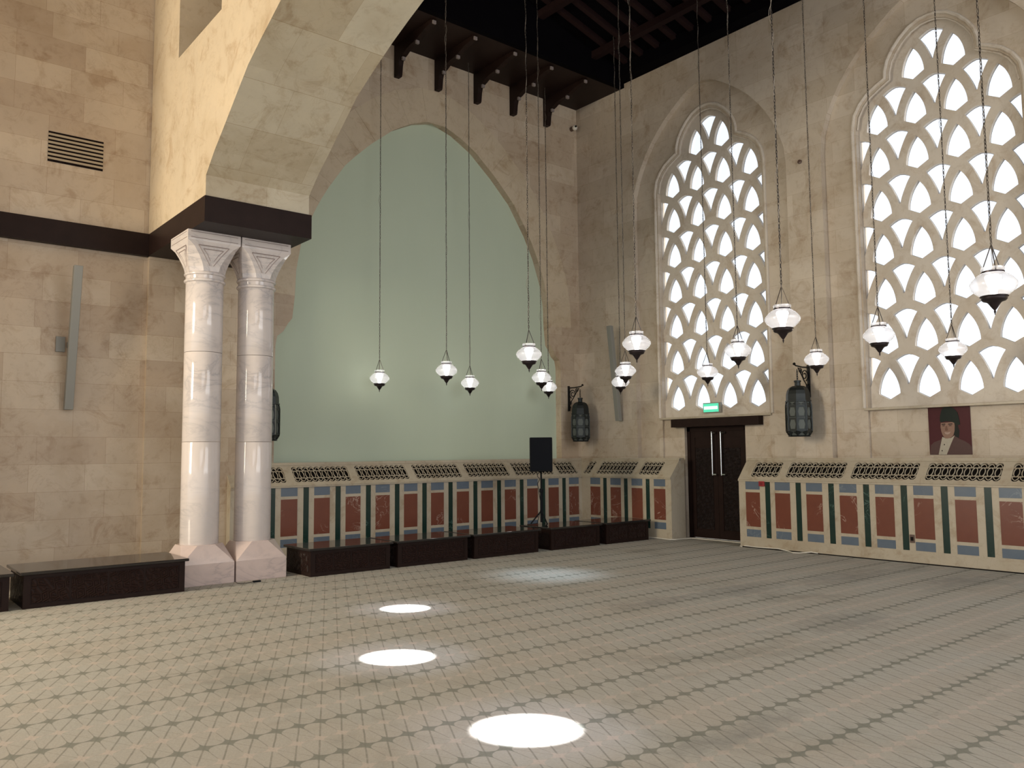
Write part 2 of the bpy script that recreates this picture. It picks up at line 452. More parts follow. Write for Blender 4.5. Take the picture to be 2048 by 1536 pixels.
# key planes
P0, P1, P2, PL = 12.56, 12.68, 12.73, 12.78
YB, YL, ZC = 12.84, 12.65, 9.28
DX, DY = 12.15, 12.42
SP = (1.0103)                        # scale of measured lattice to its plane
zc = lambda z: 1.65+(z-1.65)*SP
WC = (5.253, 9.446)                  # centres of the two windows

# ------------------------------------------------------------------ floor
fl = MB().box(-7, 12.9, -6, 13.3, -0.15, 0).build('floor', M_carpet); struct(fl)

# ------------------------------------------------------------------ back wall with the green recess
half = [(3.20, 1.0), (3.20, 3.43), (3.17, 3.60), (3.07, 3.68), (2.98, 3.83), (2.91, 3.92), (2.87, 4.3), (2.85, 4.75), (2.77, 5.2), (2.58, 5.72),
        (2.33, 6.2), (1.92, 6.8), (1.45, 7.25), (0.92, 7.68), (0.46, 7.92), (0, 8.05)]
AX = 8.78
arch = [(AX+d, z) for d, z in half] + [(AX-d, z) for d, z in half[-2::-1]]
b = MB().plate([(4.7, 0), (12.9, 0), (12.9, 9.75), (4.7, 9.75)], [arch], YB, YB+0.16, FY)
wb = b.build('wall_back', M_sx); struct(wb)
MB().plate([(4.7, 0), (12.9, 0), (12.9, 9.75), (4.7, 9.75)], [], YB+0.16, YB+0.36, FY).build('green_plaster_panel', M_green, wb)
# ring of arch stones
def ring(pts, w0, w1, d0, d1, fn):
    mb = MB(); n = len(pts); nn = []
    for i in range(n):
        a = Vector(pts[max(i-1, 0)]); c = Vector(pts[min(i+1, n-1)]); t = (c-a).normalized(); nn.append(Vector((t.y, -t.x)))
    o = [tuple(Vector(p)+q*w1) for p, q in zip(pts, nn)]; i_ = [tuple(Vector(p)+q*w0) for p, q in zip(pts, nn)]
    for k in range(n-1):
        mb.prism([i_[k], i_[k+1], o[k+1], o[k]], d0, d1, fn)
    return mb

def pathpts(h, cx, n):
    p = [(cx+d, z) for d, z in h]+[(cx-d, z) for d, z in h[-2::-1]]
    L = [0]
    for a, b in zip(p, p[1:]): L.append(L[-1]+math.dist(a, b))
    out = []
    for i in range(n+1):
        t = L[-1]*i/n; k = max(j for j in range(len(L)) if L[j] <= t+1e-9); k = min(k, len(p)-2)
        f = (t-L[k])/(L[k+1]-L[k]); out.append((p[k][0]+(p[k+1][0]-p[k][0])*f, p[k][1]+(p[k+1][1]-p[k][1])*f))
    return out
ap = pathpts(half[6:], AX, 23); mb = MB()
for k in range(23):
    a, c = Vector(ap[k]), Vector(ap[k+1])
    def nrm(i):
        q = (Vector(ap[min(i+1, 23)])-Vector(ap[max(i-1, 0)])).normalized(); return Vector((q.y, -q.x))
    n0, n1 = nrm(k), nrm(k+1); t = (c-a).normalized()*0.004
    mb.prism([tuple(a+n0*0.006+t), tuple(c+n1*0.006-t), tuple(c+n1*0.66-t), tuple(a+n0*0.66+t)], YB-0.004, YB+0.01, FY)
mb.build('arch_stones', M_sp, wb)

# ------------------------------------------------------------------ left wall, pilaster, pier and arcade
wl = MB()
vz0, vz1, vx0, vx1 = 5.72, 6.18, 2.15, 2.85
wl.plate([(-7, 0), (4.9, 0), (4.9, 9.75), (-7, 9.75)], [], YL, YL+0.5, FY)
wall_left = wl.build('wall_left', M_sx); struct(wall_left)
pil = MB().box(3.50, 5.05, 12.565, YL-0.001, 0, 4.569).build('wall_pilaster', M_sx); struct(pil); pil.name = 'trim_1'
# arcade wall: pier block, arch and spandrel, parallel to the window wall
prof = [(10.235, 4.90), (10.235, 5.17), (9.95, 5.405), (9.70, 5.57), (9.27, 5.87), (8.92, 6.11), (8.55, 6.28), (8.07, 6.48), (7.70, 6.61), (7.42, 6.70),
        (6.8, 6.87), (6.2, 6.99), (5.6, 7.08), (5.0, 6.99), (4.4, 6.87), (3.7, 6.68), (3.1, 6.47), (2.6, 6.26), (2.2, 6.05), (1.9, 5.85), (1.5, 5.55), (1.2, 5.30), (0.95, 5.10), (0.95, 4.9), (-0.6, 4.9), (-0.6, 5.5), (-5.99, 5.5), (-5.99, 11.75), (12.64, 11.75), (12.64, 4.90)]
op = [(9.81, 7.16), (11.44, 7.16), (11.44, 9.2), (9.81, 9.2)]
aw = MB().plate(prof, [op], 3.5, 4.9, FX).build('wall_arcade', M_sp); struct(aw)
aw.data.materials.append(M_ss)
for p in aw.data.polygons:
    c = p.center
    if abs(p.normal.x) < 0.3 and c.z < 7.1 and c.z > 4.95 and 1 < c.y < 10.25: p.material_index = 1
# dark timber band on the left wall and the impost over the columns
band = MB().box(-7, 3.5, 12.55, YL-0.001, 4.57, 4.90)
band.box(3.485, 4.93, 10.21, 12.64, 4.57, 4.90)
bd = band.build('trim_2', M_wood); struct(bd); 

# ------------------------------------------------------------------ twin columns
def column(cx, cy, label):
    root = empty('marble_column', (cx, cy, 0))
    tag(root, label, 'column', 'twin marble columns under the arch'); root['kind'] = 'thing'
    h = 0.345; r8 = 0.27; t = r8*math.tan(PI/8)
    sq = [(-h, -h), (h, -h), (h, h), (-h, h)]
    oc = [(-t, -r8), (t, -r8), (r8, -t), (r8, t), (t, r8), (-t, r8), (-r8, t), (-r8, -t)]
    b = MB()
    vs = [(x, y, 0) for x, y in sq] + [(x, y, 0.27) for x, y in sq] + [(x, y, 0.50) for x, y in oc]
    fs = [(3, 2, 1, 0), (0, 1, 5, 4), (1, 2, 6, 5), (2, 3, 7, 6), (3, 0, 4, 7),
          (4, 5, 9, 8), (5, 10, 9), (5, 6, 11, 10), (6, 12, 11), (6, 7, 13, 12), (7, 14, 13), (7, 4, 15, 14), (4, 8, 15), (8, 9, 10, 11, 12, 13, 14, 15)]
    b.add(vs, fs).build('base', M_colb, root, bevel=0.004)
    R = 0.241
    for z0, z1 in ((0.50, 1.82), (1.825, 3.0), (3.005, 3.93)):
        MB().lathe([(R-0.002, z0), (R, z0+0.004), (R, z1-0.004), (R-0.002, z1)], 48).build('shaft', M_col, root, smooth=True)
    pr = [(R, 3.93)]
    for zc_ in (3.955, 4.045):
        for i in range(7):
            a = -PI/2+PI*i/6; pr.append((R+0.002+0.022*math.cos(a), zc_+0.022*math.sin(a)))
    pr.append((R, 4.075))
    MB().lathe(pr, 48).build('neck_ring', M_col, root, smooth=True)
    # capital: octagon flaring into a square
    b = MB(); zs = [4.07, 4.13, 4.2, 4.28, 4.37, 4.44]; rings = []
    for i, z in enumerate(zs):
        f = i/(len(zs)-1); g = f**1.5
        hh = 0.235+(h+0.002-0.235)*g; tt = 0.235*math.tan(PI/8) + (hh-0.235*math.tan(PI/8))*g
        tt = min(tt, hh-0.0005)
        rings.append([(-tt, -hh), (tt, -hh), (hh, -tt), (hh, tt), (tt, hh), (-tt, hh), (-hh, tt), (-hh, -tt)])
    vs = [(x, y, z) for rg, z in zip(rings, zs) for x, y in rg]
    fs = [tuple(range(8))[::-1]]
    for i in range(len(zs)-1):
        for j in range(8): fs.append((i*8+j, i*8+(j+1) % 8, (i+1)*8+(j+1) % 8, (i+1)*8+j))
    fs.append(tuple(range(len(zs)*8-8, len(zs)*8)))
    b.add(vs, fs)
    b.box(-h-0.002, h+0.002, -h-0.002, h+0.002, 4.44, 4.569)
    cp = b.build('capital', M_col, root)
    # incised triangles on the visible faces
    g = MB()
    def hw(z):
        f = max(0, min(1, (z-4.07)/0.37)); gg = f**1.5; return 0.235+(h+0.002-0.235)*gg
    def on_face(side, s_, z):
        q = hw(z)+0.0015
        return {0: (s_, -q, z), 1: (-q, -s_, z), 2: (q, s_, z)}[side]
    for side in (0, 1, 2):
        for (w_, za, zb) in ((0.20, 4.385, 4.14), (0.13, 4.345, 4.20)):
            g.tube([on_face(side, -w_, za), on_face(side, -w_*0.55, (za+zb)/2+0.01), on_face(side, -0.022, zb)], 0.006, 4)
            g.tube([on_face(side, w_, za), on_face(side, w_*0.55, (za+zb)/2+0.01), on_face(side, 0.022, zb)], 0.006, 4)
            g.tube([on_face(side, -w_, za), on_face(side, w_, za)], 0.006, 4)
        q = h+0.003
        for z in (4.47, 4.545):
            g.tube([{0: (-0.31, -q, z), 1: (-q, -0.31, z), 2: (q, -0.31, z)}[side], {0: (0.31, -q, z), 1: (-q, 0.31, z), 2: (q, 0.31, z)}[side]], 0.004, 4)
    g.build('capital_groove', M_groove, cp)
    return root
column(3.788, 11.03, 'polished pale marble column beside the long dark bench, catching warm light')
column(4.502, 11.03, 'polished pale marble column of the pair, standing closer to the green wall')

# ------------------------------------------------------------------ window wall
def mirror(h, cx): return [(cx+d, z) for d, z in h] + [(cx-d, z) for d, z in h[-2::-1]]
bay = [(1.77, -0.2), (1.77, 6.6), (1.74, 6.9), (1.64, 7.21), (1.54, 7.42), (1.40, 7.66), (1.24, 7.88), (1.06, 8.08), (0.87, 8.26), (0.66, 8.42), (0.48, 8.55), (0.30, 8.65), (0.12, 8.71), (0, 8.73)]
wopen = [(1.21, -0.1), (1.21, 6.85), (1.175, 7.05), (1.09, 7.2), (0.97, 7.32), (0.80, 7.42), (0.645, 7.50), (0.64, 7.62), (0.60, 7.77), (0.52, 7.90), (0.41, 8.03), (0.27, 8.14), (0.12, 8.20), (0, 8.21)]
mouter = [(1.265, 2.30), (1.265, 6.85), (1.225, 7.08), (1.13, 7.24), (1.0, 7.37), (0.84, 7.465), (0.70, 7.53), (0.695, 7.64), (0.65, 7.80), (0.56, 7.95), (0.44, 8.09), (0.29, 8.21), (0.13, 8.275), (0, 8.285)]
wr = MB().plate([(-6, -0.0), (13.2, -0.0), (13.2, 9.75), (-6, 9.75)], [mirror(bay, c)[0:] for c in ()], P0, P0, FX) if False else MB()
def clampz(poly, z0=0.0): return [(a, max(z0, z)) for a, z in poly]
# outer face with the blind arches: outline runs down around each bay so the openings reach the floor
outline = [(-6, 0)]
for c in WC:
    mm = clampz(mirror(bay, c)); mm = mm[::-1]
    outline += mm
outline += [(13.2, 0), (13.2, 9.75), (-6, 9.75)]
wr.plate(outline, [], P0, P1, FX)
outline = [(-6, 0)]
for c in WC:
    outline += clampz(mirror(wopen, c))[::-1]
outline += [(13.2, 0), (13.2, 9.75), (-6, 9.75)]
wr.plate(outline, [], P1, P1+0.22, FX)
wall_right = wr.build('wall_right', M_sy); struct(wall_right)

ves = [(0, 0), (0.030, -0.035), (0.060, -0.075), (0.088, -0.12), (0.112, -0.17), (0.133, -0.225), (0.149, -0.285), (0.160, -0.345), (0.163, -0.40), (0, -0.490)]
ves = [(a*1.0, z) for a, z in ves] + [(-a, z) for a, z in ves[-2:0:-1]]
fan = [(0, 0), (0.06, -0.012), (0.12, -0.038), (0.176, -0.072), (0.142, -0.125), (0.112, -0.18), (0.084, -0.24), (0.058, -0.30), (0.034, -0.365), (0.010, -0.445)]
fan_f = fan + [(-a, z) for a, z in fan[:0:-1]]
PC, PR = 0.5945*SP, 0.7046*SP
def holes_for(c, s=1.0, grow=0.0):
    hs = []
    def put(shape, cy, z0, cz):
        hs.append([(cy+a*SP*s, z0+cz+(z*SP-cz)*s) for a, z in shape])
    for col_, top in ((-1.5, 7), (-0.5, 8), (0.5, 8), (1.5, 7)):
        for i in range(top): put(ves, c+col_*PC, zc(2.915)+i*PR, -0.25)
    for col_, top in ((-1, 7), (0, 8), (1, 7)):
        for i in range(top): put(fan_f, c+col_*PC, zc(3.094)+i*PR, -0.17)
    for sg in (-1, 1):
        for i in range(6):
            z0 = zc(3.094)+i*PR; cy = c+sg*(2*PC)
            pts = [(cy, z0)] + [(cy-sg*a*SP*s, z0-0.17+(z*SP+0.17)*s) for a, z in fan[1:]]
            pts[0] = (cy, z0-0.17+0.17*s); pts.append((cy, z0-0.17+(-0.46+0.17)*s))
            hs.append(pts)
    return hs
def window(i, c):
    outer = clampz(mirror([(d-0.001 if d else 0, z) for d, z in wopen], c), 2.285)
    lat = MB().plate(outer, holes_for(c, 1.05), PL, PL+0.060, FX).build('window_%d' % i, M_lat); struct(lat)
    MB().plate(outer, holes_for(c, 1.03), PL+0.0605, PL+0.0665, FX).build('window_gasket', M_gframe, lat)
    MB().box(PL+0.072, PL+0.078, c-1.2, c+1.2, 2.35, 8.2).build('glass_pane', M_pane, lat)
    mp = mirror(mouter, c)
    b = MB().tube([(P1-0.004, a, z) for a, z in mp], 0.030, 8)
    b2 = MB().tube([(P1+0.03, c+(a-c)*0.985, z-0.01) for a, z in mirror(wopen[1:], c)], 0.016, 6)
    b.v, b.f = b.v, b.f; b.add(b2.v, b2.f)
    b.build('window_moulding', M_lat, lat, smooth=True)
    MB().box(P1-0.045, PL+0.02, c-1.255, c+1.255, 2.262, 2.30).build('window_sill', M_cap, lat, bevel=0.006)
    return lat
window(1, WC[0]); window(2, WC[1])
# stone panels below the sills
DC = 9.475; DH = 0.685; DZ = 2.09
p = MB().box(P2, P2+0.2, WC[0]-1.209, WC[0]+1.209, 0, 2.262).build('wall_panel', M_sy, wall_right)
p = MB()
p.box(P2, P2+0.2, WC[1]-1.209, DC-DH, 0, 2.262); p.box(P2, P2+0.2, DC+DH, WC[1]+1.209, 0, 2.262); p.box(P2, P2+0.2, DC-DH, DC+DH, DZ+0.02, 2.262)
p.build('wall_panel', M_sy, wall_right)

# ------------------------------------------------------------------ door
door = empty('door_1', (12.84, DC, 0)); struct(door)
def dpart(mb, name, mat, parent=door, **k):
    o = mb.build(name, mat, parent, **k)
    if parent is door: o.location = (-12.84, -DC, 0)
    return o
fr = MB()
fr.box(12.80, 12.90, DC-DH, DC-DH+0.07, 0, DZ); fr.box(12.80, 12.90, DC+DH-0.07, DC+DH, 0, DZ); fr.box(12.80, 12.90, DC-DH, DC+DH, DZ-0.07, DZ+0.02)
dpart(fr, 'door_frame', M_wood)
for sg in (-1, 1):
    a0, a1 = (DC-DH+0.07, DC-0.003) if sg < 0 else (DC+0.003, DC+DH-0.07)
    lf = MB().box(12.83, 12.88, a0, a1, 0.01, DZ-0.07)
    for q in ((a0, a0+0.10), (a1-0.10, a1)): lf.box(12.818, 12.83, q[0], q[1], 0.01, DZ-0.07)
    for z0, z1 in ((0.01, 0.16), (1.72, 1.76), (1.90, DZ-0.07)): lf.box(12.819, 12.83, a0+0.1, a1-0.1, z0, z1)
    leaf = dpart(lf, 'door_leaf', M_wood)
    dpart(MB().box(12.823, 12.83, a0+0.11, a1-0.11, 0.18, 1.70), 'carved_panel', M_carvd, leaf)
    hy = DC-0.03+sg*0.100
    h = MB().tube([(12.75, hy, 1.19), (12.75, hy, 2.00)], 0.014, 10)
    for z in (1.205, 1.985): h.tube([(12.75, hy, z), (12.825, hy, z)], 0.013, 8); h.tube([(12.752, hy, z), (12.752, hy-0.085*1, z)], 0.016, 8)
    dpart(h, 'door_handle', M_chrome, leaf, smooth=True)
dpart(MB().box(P1-0.10, P2+0.06, 8.41, 10.37, DZ+0.012, 2.258), 'door_lintel', M_wood, bevel=0.006)

# ------------------------------------------------------------------ tiled dado (wainscot)
def seg_fn(axis):
    # along s, depth d measured into the wall, height z
    if axis == 'y': return lambda s, d, z: (DX+d, s, z)
    return lambda s, d, z: (s, DY+d, z)
def dado(num, axis, s0, s1, tiles, greens, grilles, mit0=0, mit1=0, depth=0.5):
    T = seg_fn(axis)
    root = empty('trim_%d' % num, T((s0+s1)/2, 0.1, 0)); struct(root)
    off = Vector(root.location)
    def fin(mb, name, mat, parent=root, **k):
        o = mb.build(name, mat, parent, **k)
        if parent is root: o.location = -off
        return o
    body = MB(); bs1 = s1+mit1*depth
    body.prism([(0, 0), (depth, 0), (depth, 1.125), (0, 1.125)], s0, bs1, lambda a, c, s: T(s, a, c))
    body = body.build('dado_panel', M_cap, root); body.location = -off
    bs = MB().prism([(-0.006, 0.0), (0.0, 0.0), (0.0, 0.016), (-0.006, 0.016)], s0, s1, lambda a, c, s: T(s, a, c)).build('base_shade_strip', M_black, root); bs.location = -off  # black strip painting the shade where dado meets carpet
    # sloping cap with pierced openings; local t runs up the slope
    L = math.hypot(0.30, 0.345); ux, uz = 0.30/L, 0.345/L
    def S(s, t, n):   # n = outward thickness
        return T(s, -0.02+ux*t-uz*n, 1.15+uz*t+ux*n)
    hs = []; 
    sm = lambda t: s1 + mit1*(-0.02+ux*t)
    outer = [(s0, 0), (sm(0), 0), (sm(L), L), (s0, L)]
    t0, t1 = 0.155*L, 0.86*L
    for a, c in grilles:
        n = max(2, round((c-a)/0.100)); q = (c-a)/n
        bot = []; top = []
        for i in range(n):
            x0 = a+i*q
            bot += [(x0, t0+0.030), (x0+q*0.25, t0+0.004), (x0+q*0.5, t0-0.010) if False else (x0+q*0.5, t0), (x0+q*0.75, t0+0.004)]
            top += [(x0, t1-0.030), (x0+q*0.25, t1-0.004), (x0+q*0.5, t1), (x0+q*0.75, t1-0.004)]
        bot.append((c, t0+0.030)); top.append((c, t1-0.030))
        hs.append(bot+top[::-1])
    cap = MB().plate(outer, hs, -0.03, 0, S)
    cap.prism([(-0.022, 1.126), (0.02, 1.126), (0.02, 1.145), (-0.022, 1.145)], s0, sm(0), lambda a, c, s: T(s, a, c))
    cap = cap.build('sloping_cap', M_cap, root); cap.location = -off
    e = -0.02+0.30
    lip = MB().prism([(e-0.03, 1.47), (depth, 1.47), (depth, 1.515), (e-0.004, 1.515)], s0, bs1, lambda a, c, s: T(s, a, c))
    lip.prism([(e+0.03, 1.126), (depth, 1.126), (depth, 1.47), (e+0.03, 1.47)], s0, bs1, lambda a, c, s: T(s, a, c))
    if mit0 == 0: lip.prism([(0.0, 1.126), (depth-0.001, 1.126), (depth-0.001, 1.469), (e-0.002, 1.469), (-0.012, 1.15)], s0+0.0005, s0+0.03, lambda a, c, s: T(s, a, c))
    if mit1 == 0: lip.prism([(0.0, 1.126), (depth-0.001, 1.126), (depth-0.001, 1.469), (e-0.002, 1.469), (-0.012, 1.15)], s1-0.03, s1-0.0005, lambda a, c, s: T(s, a, c))
    lip = lip.build('cap_ledge', M_cap, root); lip.location = -off
    v = MB()
    v.add([S(s0+0.03, 0.04, -0.06), S(sm(0)-0.05, 0.04, -0.06), S(sm(0)-0.05, L-0.03, -0.06), S(s0+0.03, L-0.03, -0.06)], [(0, 1, 2, 3)])
    vv_ = v.build('grille_backing', M_black, root); vv_.location = -off
    for a, c in grilles:
        g = MB(); n = max(2, round((c-a)/0.100)); q = (c-a)/n; H = t1-t0
        wd = 0.005
        def rib(pts, wd=wd, closed=False):
            m_ = len(pts); L_, R_ = [], []
            for i in range(m_):
                p0 = Vector(pts[(i-1) % m_ if closed else max(i-1, 0)]); p1 = Vector(pts[(i+1) % m_ if closed else min(i+1, m_-1)])
                t = (p1-p0).normalized(); nn = Vector((-t.y, t.x))*wd/1.0
                L_.append(Vector(pts[i])+nn); R_.append(Vector(pts[i])-nn)
            rg = range(m_ if closed else m_-1)
            o = len(g.v)
            for p_ in L_: g.v.append(S(p_.x, p_.y, -0.002))
            for p_ in R_: g.v.append(S(p_.x, p_.y, -0.002))
            for p_ in L_: g.v.append(S(p_.x, p_.y, -0.010))
            for p_ in R_: g.v.append(S(p_.x, p_.y, -0.010))
            for i in rg:
                j = (i+1) % m_
                g.f += [(o+i, o+j, o+m_+j, o+m_+i), (o+i, o+j, o+2*m_+j, o+2*m_+i), (o+m_+i, o+m_+j, o+3*m_+j, o+3*m_+i)]
        za, zb = t0+0.27*H, t0+0.73*H; zm = (za+zb)/2
        rib([(a-0.01, za), (c+0.01, za)], 0.0065); rib([(a-0.01, zb), (c+0.01, zb)], 0.0065)
        for i in range(n+1):
            x0 = a+i*q
            xc = x0+q/2
            if i < n:
                rib([(xc+0.36*q*math.cos(w_), zm+(zb-za)*0.5*math.sin(w_)) for w_ in [2*PI*j/14 for j in range(14)]], 0.0048, True)
                for zz, sg in ((zb, 1), (za, -1)):
                    rib([(xc-0.42*q, zz), (xc-0.36*q, zz+sg*0.09*H), (xc-0.2*q, zz+sg*0.16*H), (xc, zz+sg*0.20*H), (xc+0.2*q, zz+sg*0.16*H), (xc+0.36*q, zz+sg*0.09*H), (xc+0.42*q, zz)], 0.0048)
        gg = g.build('pierced_grille', M_cap, root); gg.location = -off
    def tile(sa, sb, z0, z1, name, mat):
        o = MB().prism([(sa, z0), (sb, z0), (sb, z1), (sa, z1)], -0.003, 0.01, lambda a, c, d: T(a, d, c)).build(name, mat, root); o.location = -off
    for a in tiles:
        tile(a, a+0.278, 0.985, 1.118, 'blue_marble_tile', M_blue)
        tile(a, a+0.278, 0.360, 0.938, 'red_marble_tile', M_red)
        tile(a, a+0.278, 0.187, 0.312, 'blue_marble_tile', M_blue)
    for a in greens: tile(a, a+0.092, 0.185, 1.118, 'green_marble_strip', M_grn)
    return root
# back
T0 = 5.527-0.5685
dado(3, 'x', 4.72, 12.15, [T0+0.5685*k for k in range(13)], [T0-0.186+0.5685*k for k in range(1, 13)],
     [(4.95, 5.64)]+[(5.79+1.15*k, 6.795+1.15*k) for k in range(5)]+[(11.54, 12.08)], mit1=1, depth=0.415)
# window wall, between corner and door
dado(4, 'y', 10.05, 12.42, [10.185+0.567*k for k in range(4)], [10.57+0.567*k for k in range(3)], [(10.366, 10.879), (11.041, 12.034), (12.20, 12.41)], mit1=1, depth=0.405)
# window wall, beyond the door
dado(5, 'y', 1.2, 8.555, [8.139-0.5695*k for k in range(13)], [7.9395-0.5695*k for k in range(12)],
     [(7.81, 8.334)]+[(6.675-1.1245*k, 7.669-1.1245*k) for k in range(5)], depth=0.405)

# ------------------------------------------------------------------ ceiling
ce = MB()
K = 0.25
ce.add([(12.9, -6, 9.62+K*(12.56-12.9)), (12.9, 13.3, 9.62+K*(12.56-12.9)), (4.6, 13.3, 9.62+K*7.96), (4.6, -6, 9.62+K*7.96),
        (12.9, -6, 9.92+K*(12.56-12.9)), (12.9, 13.3, 9.92+K*(12.56-12.9)), (4.6, 13.3, 9.92+K*7.96), (4.6, -6, 9.92+K*7.96)],
       [(0, 1, 2, 3), (4, 7, 6, 5), (0, 4, 5, 1), (1, 5, 6, 2), (2, 6, 7, 3), (3, 7, 4, 0)])
ceil = ce.build('ceiling', M_roof); struct(ceil)
MB().box(-7, 4.75, -6, 13.3, 9.62, 9.8).build('aisle_ceiling', M_ss, ceil)
MB().box(4.9, 12.56, 11.50, YB, ZC, ZC+0.10).build('timber_soffit', M_wood, ceil)
fz = MB(); fz.box(4.9, 12.56, 11.38, 11.50, ZC, 11.8)
fz.build('gable_boarding', M_roof, ceil)
zr = lambda x: 9.62+K*(12.56-x)
MB().box(12.25, 12.62, -6, 11.38, 9.37, 9.66).build('wall_plate_beam', M_roof, ceil)
for k in range(26):          # rafters follow the slope
    y = 11.0-0.42*k
    rf = MB().add([(12.5, y, zr(12.5)-0.10), (12.5, y+0.10, zr(12.5)-0.10), (12.5, y+0.10, zr(12.5)+0.01), (12.5, y, zr(12.5)+0.01),
                   (4.95, y, zr(4.95)-0.10), (4.95, y+0.10, zr(4.95)-0.10), (4.95, y+0.10, zr(4.95)+0.01), (4.95, y, zr(4.95)+0.01)],
                  [(0, 1, 2, 3), (4, 7, 6, 5), (0, 4, 5, 1), (1, 5, 6, 2), (2, 6, 7, 3), (3, 7, 4, 0)])
    if y > -0.5: rf.build('rafter', M_rafter, ceil)
for k in range(5):
    x = 11.6-1.45*k
    MB().box(x, x+0.14, 1.0, 11.38, zr(x)-0.22, zr(x)-0.08).build('purlin', M_rafter, ceil)

# carved brackets under the soffit
def bracket(x, label):
    root = empty('timber_bracket', (x, YB, ZC)); tag(root, label, 'bracket', 'dark timber brackets under the ceiling edge')
    pf = [(0, 0), (1.24, 0), (1.24, -0.10), (1.10, -0.12), (0.98, -0.15), (0.86, -0.20), (0.78, -0.235), (0.70, -0.24), (0.66, -0.28), (0.58, -0.285), (0.50, -0.30), (0.40, -0.34), (0.31, -0.40),
          (0.26, -0.42), (0.20, -0.44), (0.175, -0.50), (0.15, -0.62), (0.13, -0.86), (0.11, -0.90), (0.0, -0.90)]
    s_ = 0.62/0.90
    pf = [(a, z*s_) for a, z in pf]
    MB().prism(pf, -0.052, 0.052, lambda a, z, d: (d, -a-0.001, z-0.001)).build('bracket_arm', M_wood, root, bevel=0.004)
    for a, z in ((1.24, -0.055), (0.70, -0.20), (0.235, -0.33)):
        MB().box(-0.035, 0.035, -a-0.035, -a-0.001 if a > 1 else -a+0.01, z-0.03, z+0.03).build('peg_end', M_peg, root, bevel=0.004)
for x, l in ((7.88, 'dark carved timber bracket nearest the stone arch, under the ceiling edge'),
             (8.79, 'dark carved timber bracket above the peak of the green recess'),
             (9.74, 'dark carved timber bracket, middle one of the row of five'),
             (10.68, 'dark carved timber bracket fourth from the arch, second from the corner'),
             (11.62, 'dark carved timber bracket closest to the room corner and window wall')):
    bracket(x, l)

# ------------------------------------------------------------------ pendant lamps
def chain_mesh(z0, z1):
    b = MB(); pitch = 0.034; n = int((z1-z0)/pitch)
    lx, lz, r = 0.0085, 0.024, 0.0032
    for i in range(n):
        zc_ = z0+(i+0.5)*pitch; ax = i % 2
        o = len(b.v)
        for j in range(6):
            a = 2*PI*j/6
            cx_, cz_ = lx*math.cos(a), lz*math.sin(a)
            for k in range(3):
                q = 2*PI*k/3
                rr = r*math.cos(q); hh = r*math.sin(q)
                X = (lx+rr)*math.cos(a); Z = (lz+rr)*math.sin(a)
                b.v.append((X, hh, zc_+Z) if ax == 0 else (hh, X, zc_+Z))
        for j in range(6):
            for k in range(3):
                b.f.append((o+j*3+k, o+j*3+(k+1) % 3, o+((j+1) % 6)*3+(k+1) % 3, o+((j+1) % 6)*3+k))
    return b
LZ = 2.96
def pendant_proto():
    root = empty('pendant_lamp', (0, 0, LZ))
    g = MB().lathe([(0.098, -0.083), (0.128, -0.062), (0.155, -0.036), (0.171, -0.010), (0.175, 0.008), (0.170, 0.028), (0.152, 0.054), (0.122, 0.082), (0.095, 0.100), (0.081, 0.108), (0.078, 0.116), (0.084, 0.124), (0.088, 0.138), (0.086, 0.152)], 28, cap=False)
    gs_ = g.build('glass_shade', M_lampglass, root, smooth=True)
    MB().lathe([(0.082, 0.104), (0.086, 0.107), (0.086, 0.117), (0.082, 0.120)], 24, cap=False).build('neck_band', M_cap_m, gs_, smooth=True)
    MB().lathe([(0.104, -0.083), (0.106, -0.090), (0.096, -0.096), (0.094, -0.112), (0.082, -0.124), (0.060, -0.130), (0.047, -0.140), (0.034, -0.160), (0.020, -0.182), (0.008, -0.196), (0.007, -0.206), (0.010, -0.211), (0.005, -0.220), (0.003, -0.236)], 24).build('metal_cap', M_cap_m, root, smooth=True)
    MB().lathe([(0.022, -0.078), (0.026, -0.05), (0.036, -0.01), (0.050, 0.03), (0.060, 0.065), (0.058, 0.085), (0.03, 0.095)], 16).build('bulb', M_bulb, root, smooth=True)
    c = MB()
    for k in range(3):
        q = 2*PI*k/3+0.5
        c.tube([(0.084*math.cos(q), 0.084*math.sin(q), 0.12), (0.004*math.cos(q), 0.004*math.sin(q), 0.335)], 0.0045, 5)
    c.build('hanger', M_chain, root)
    return root
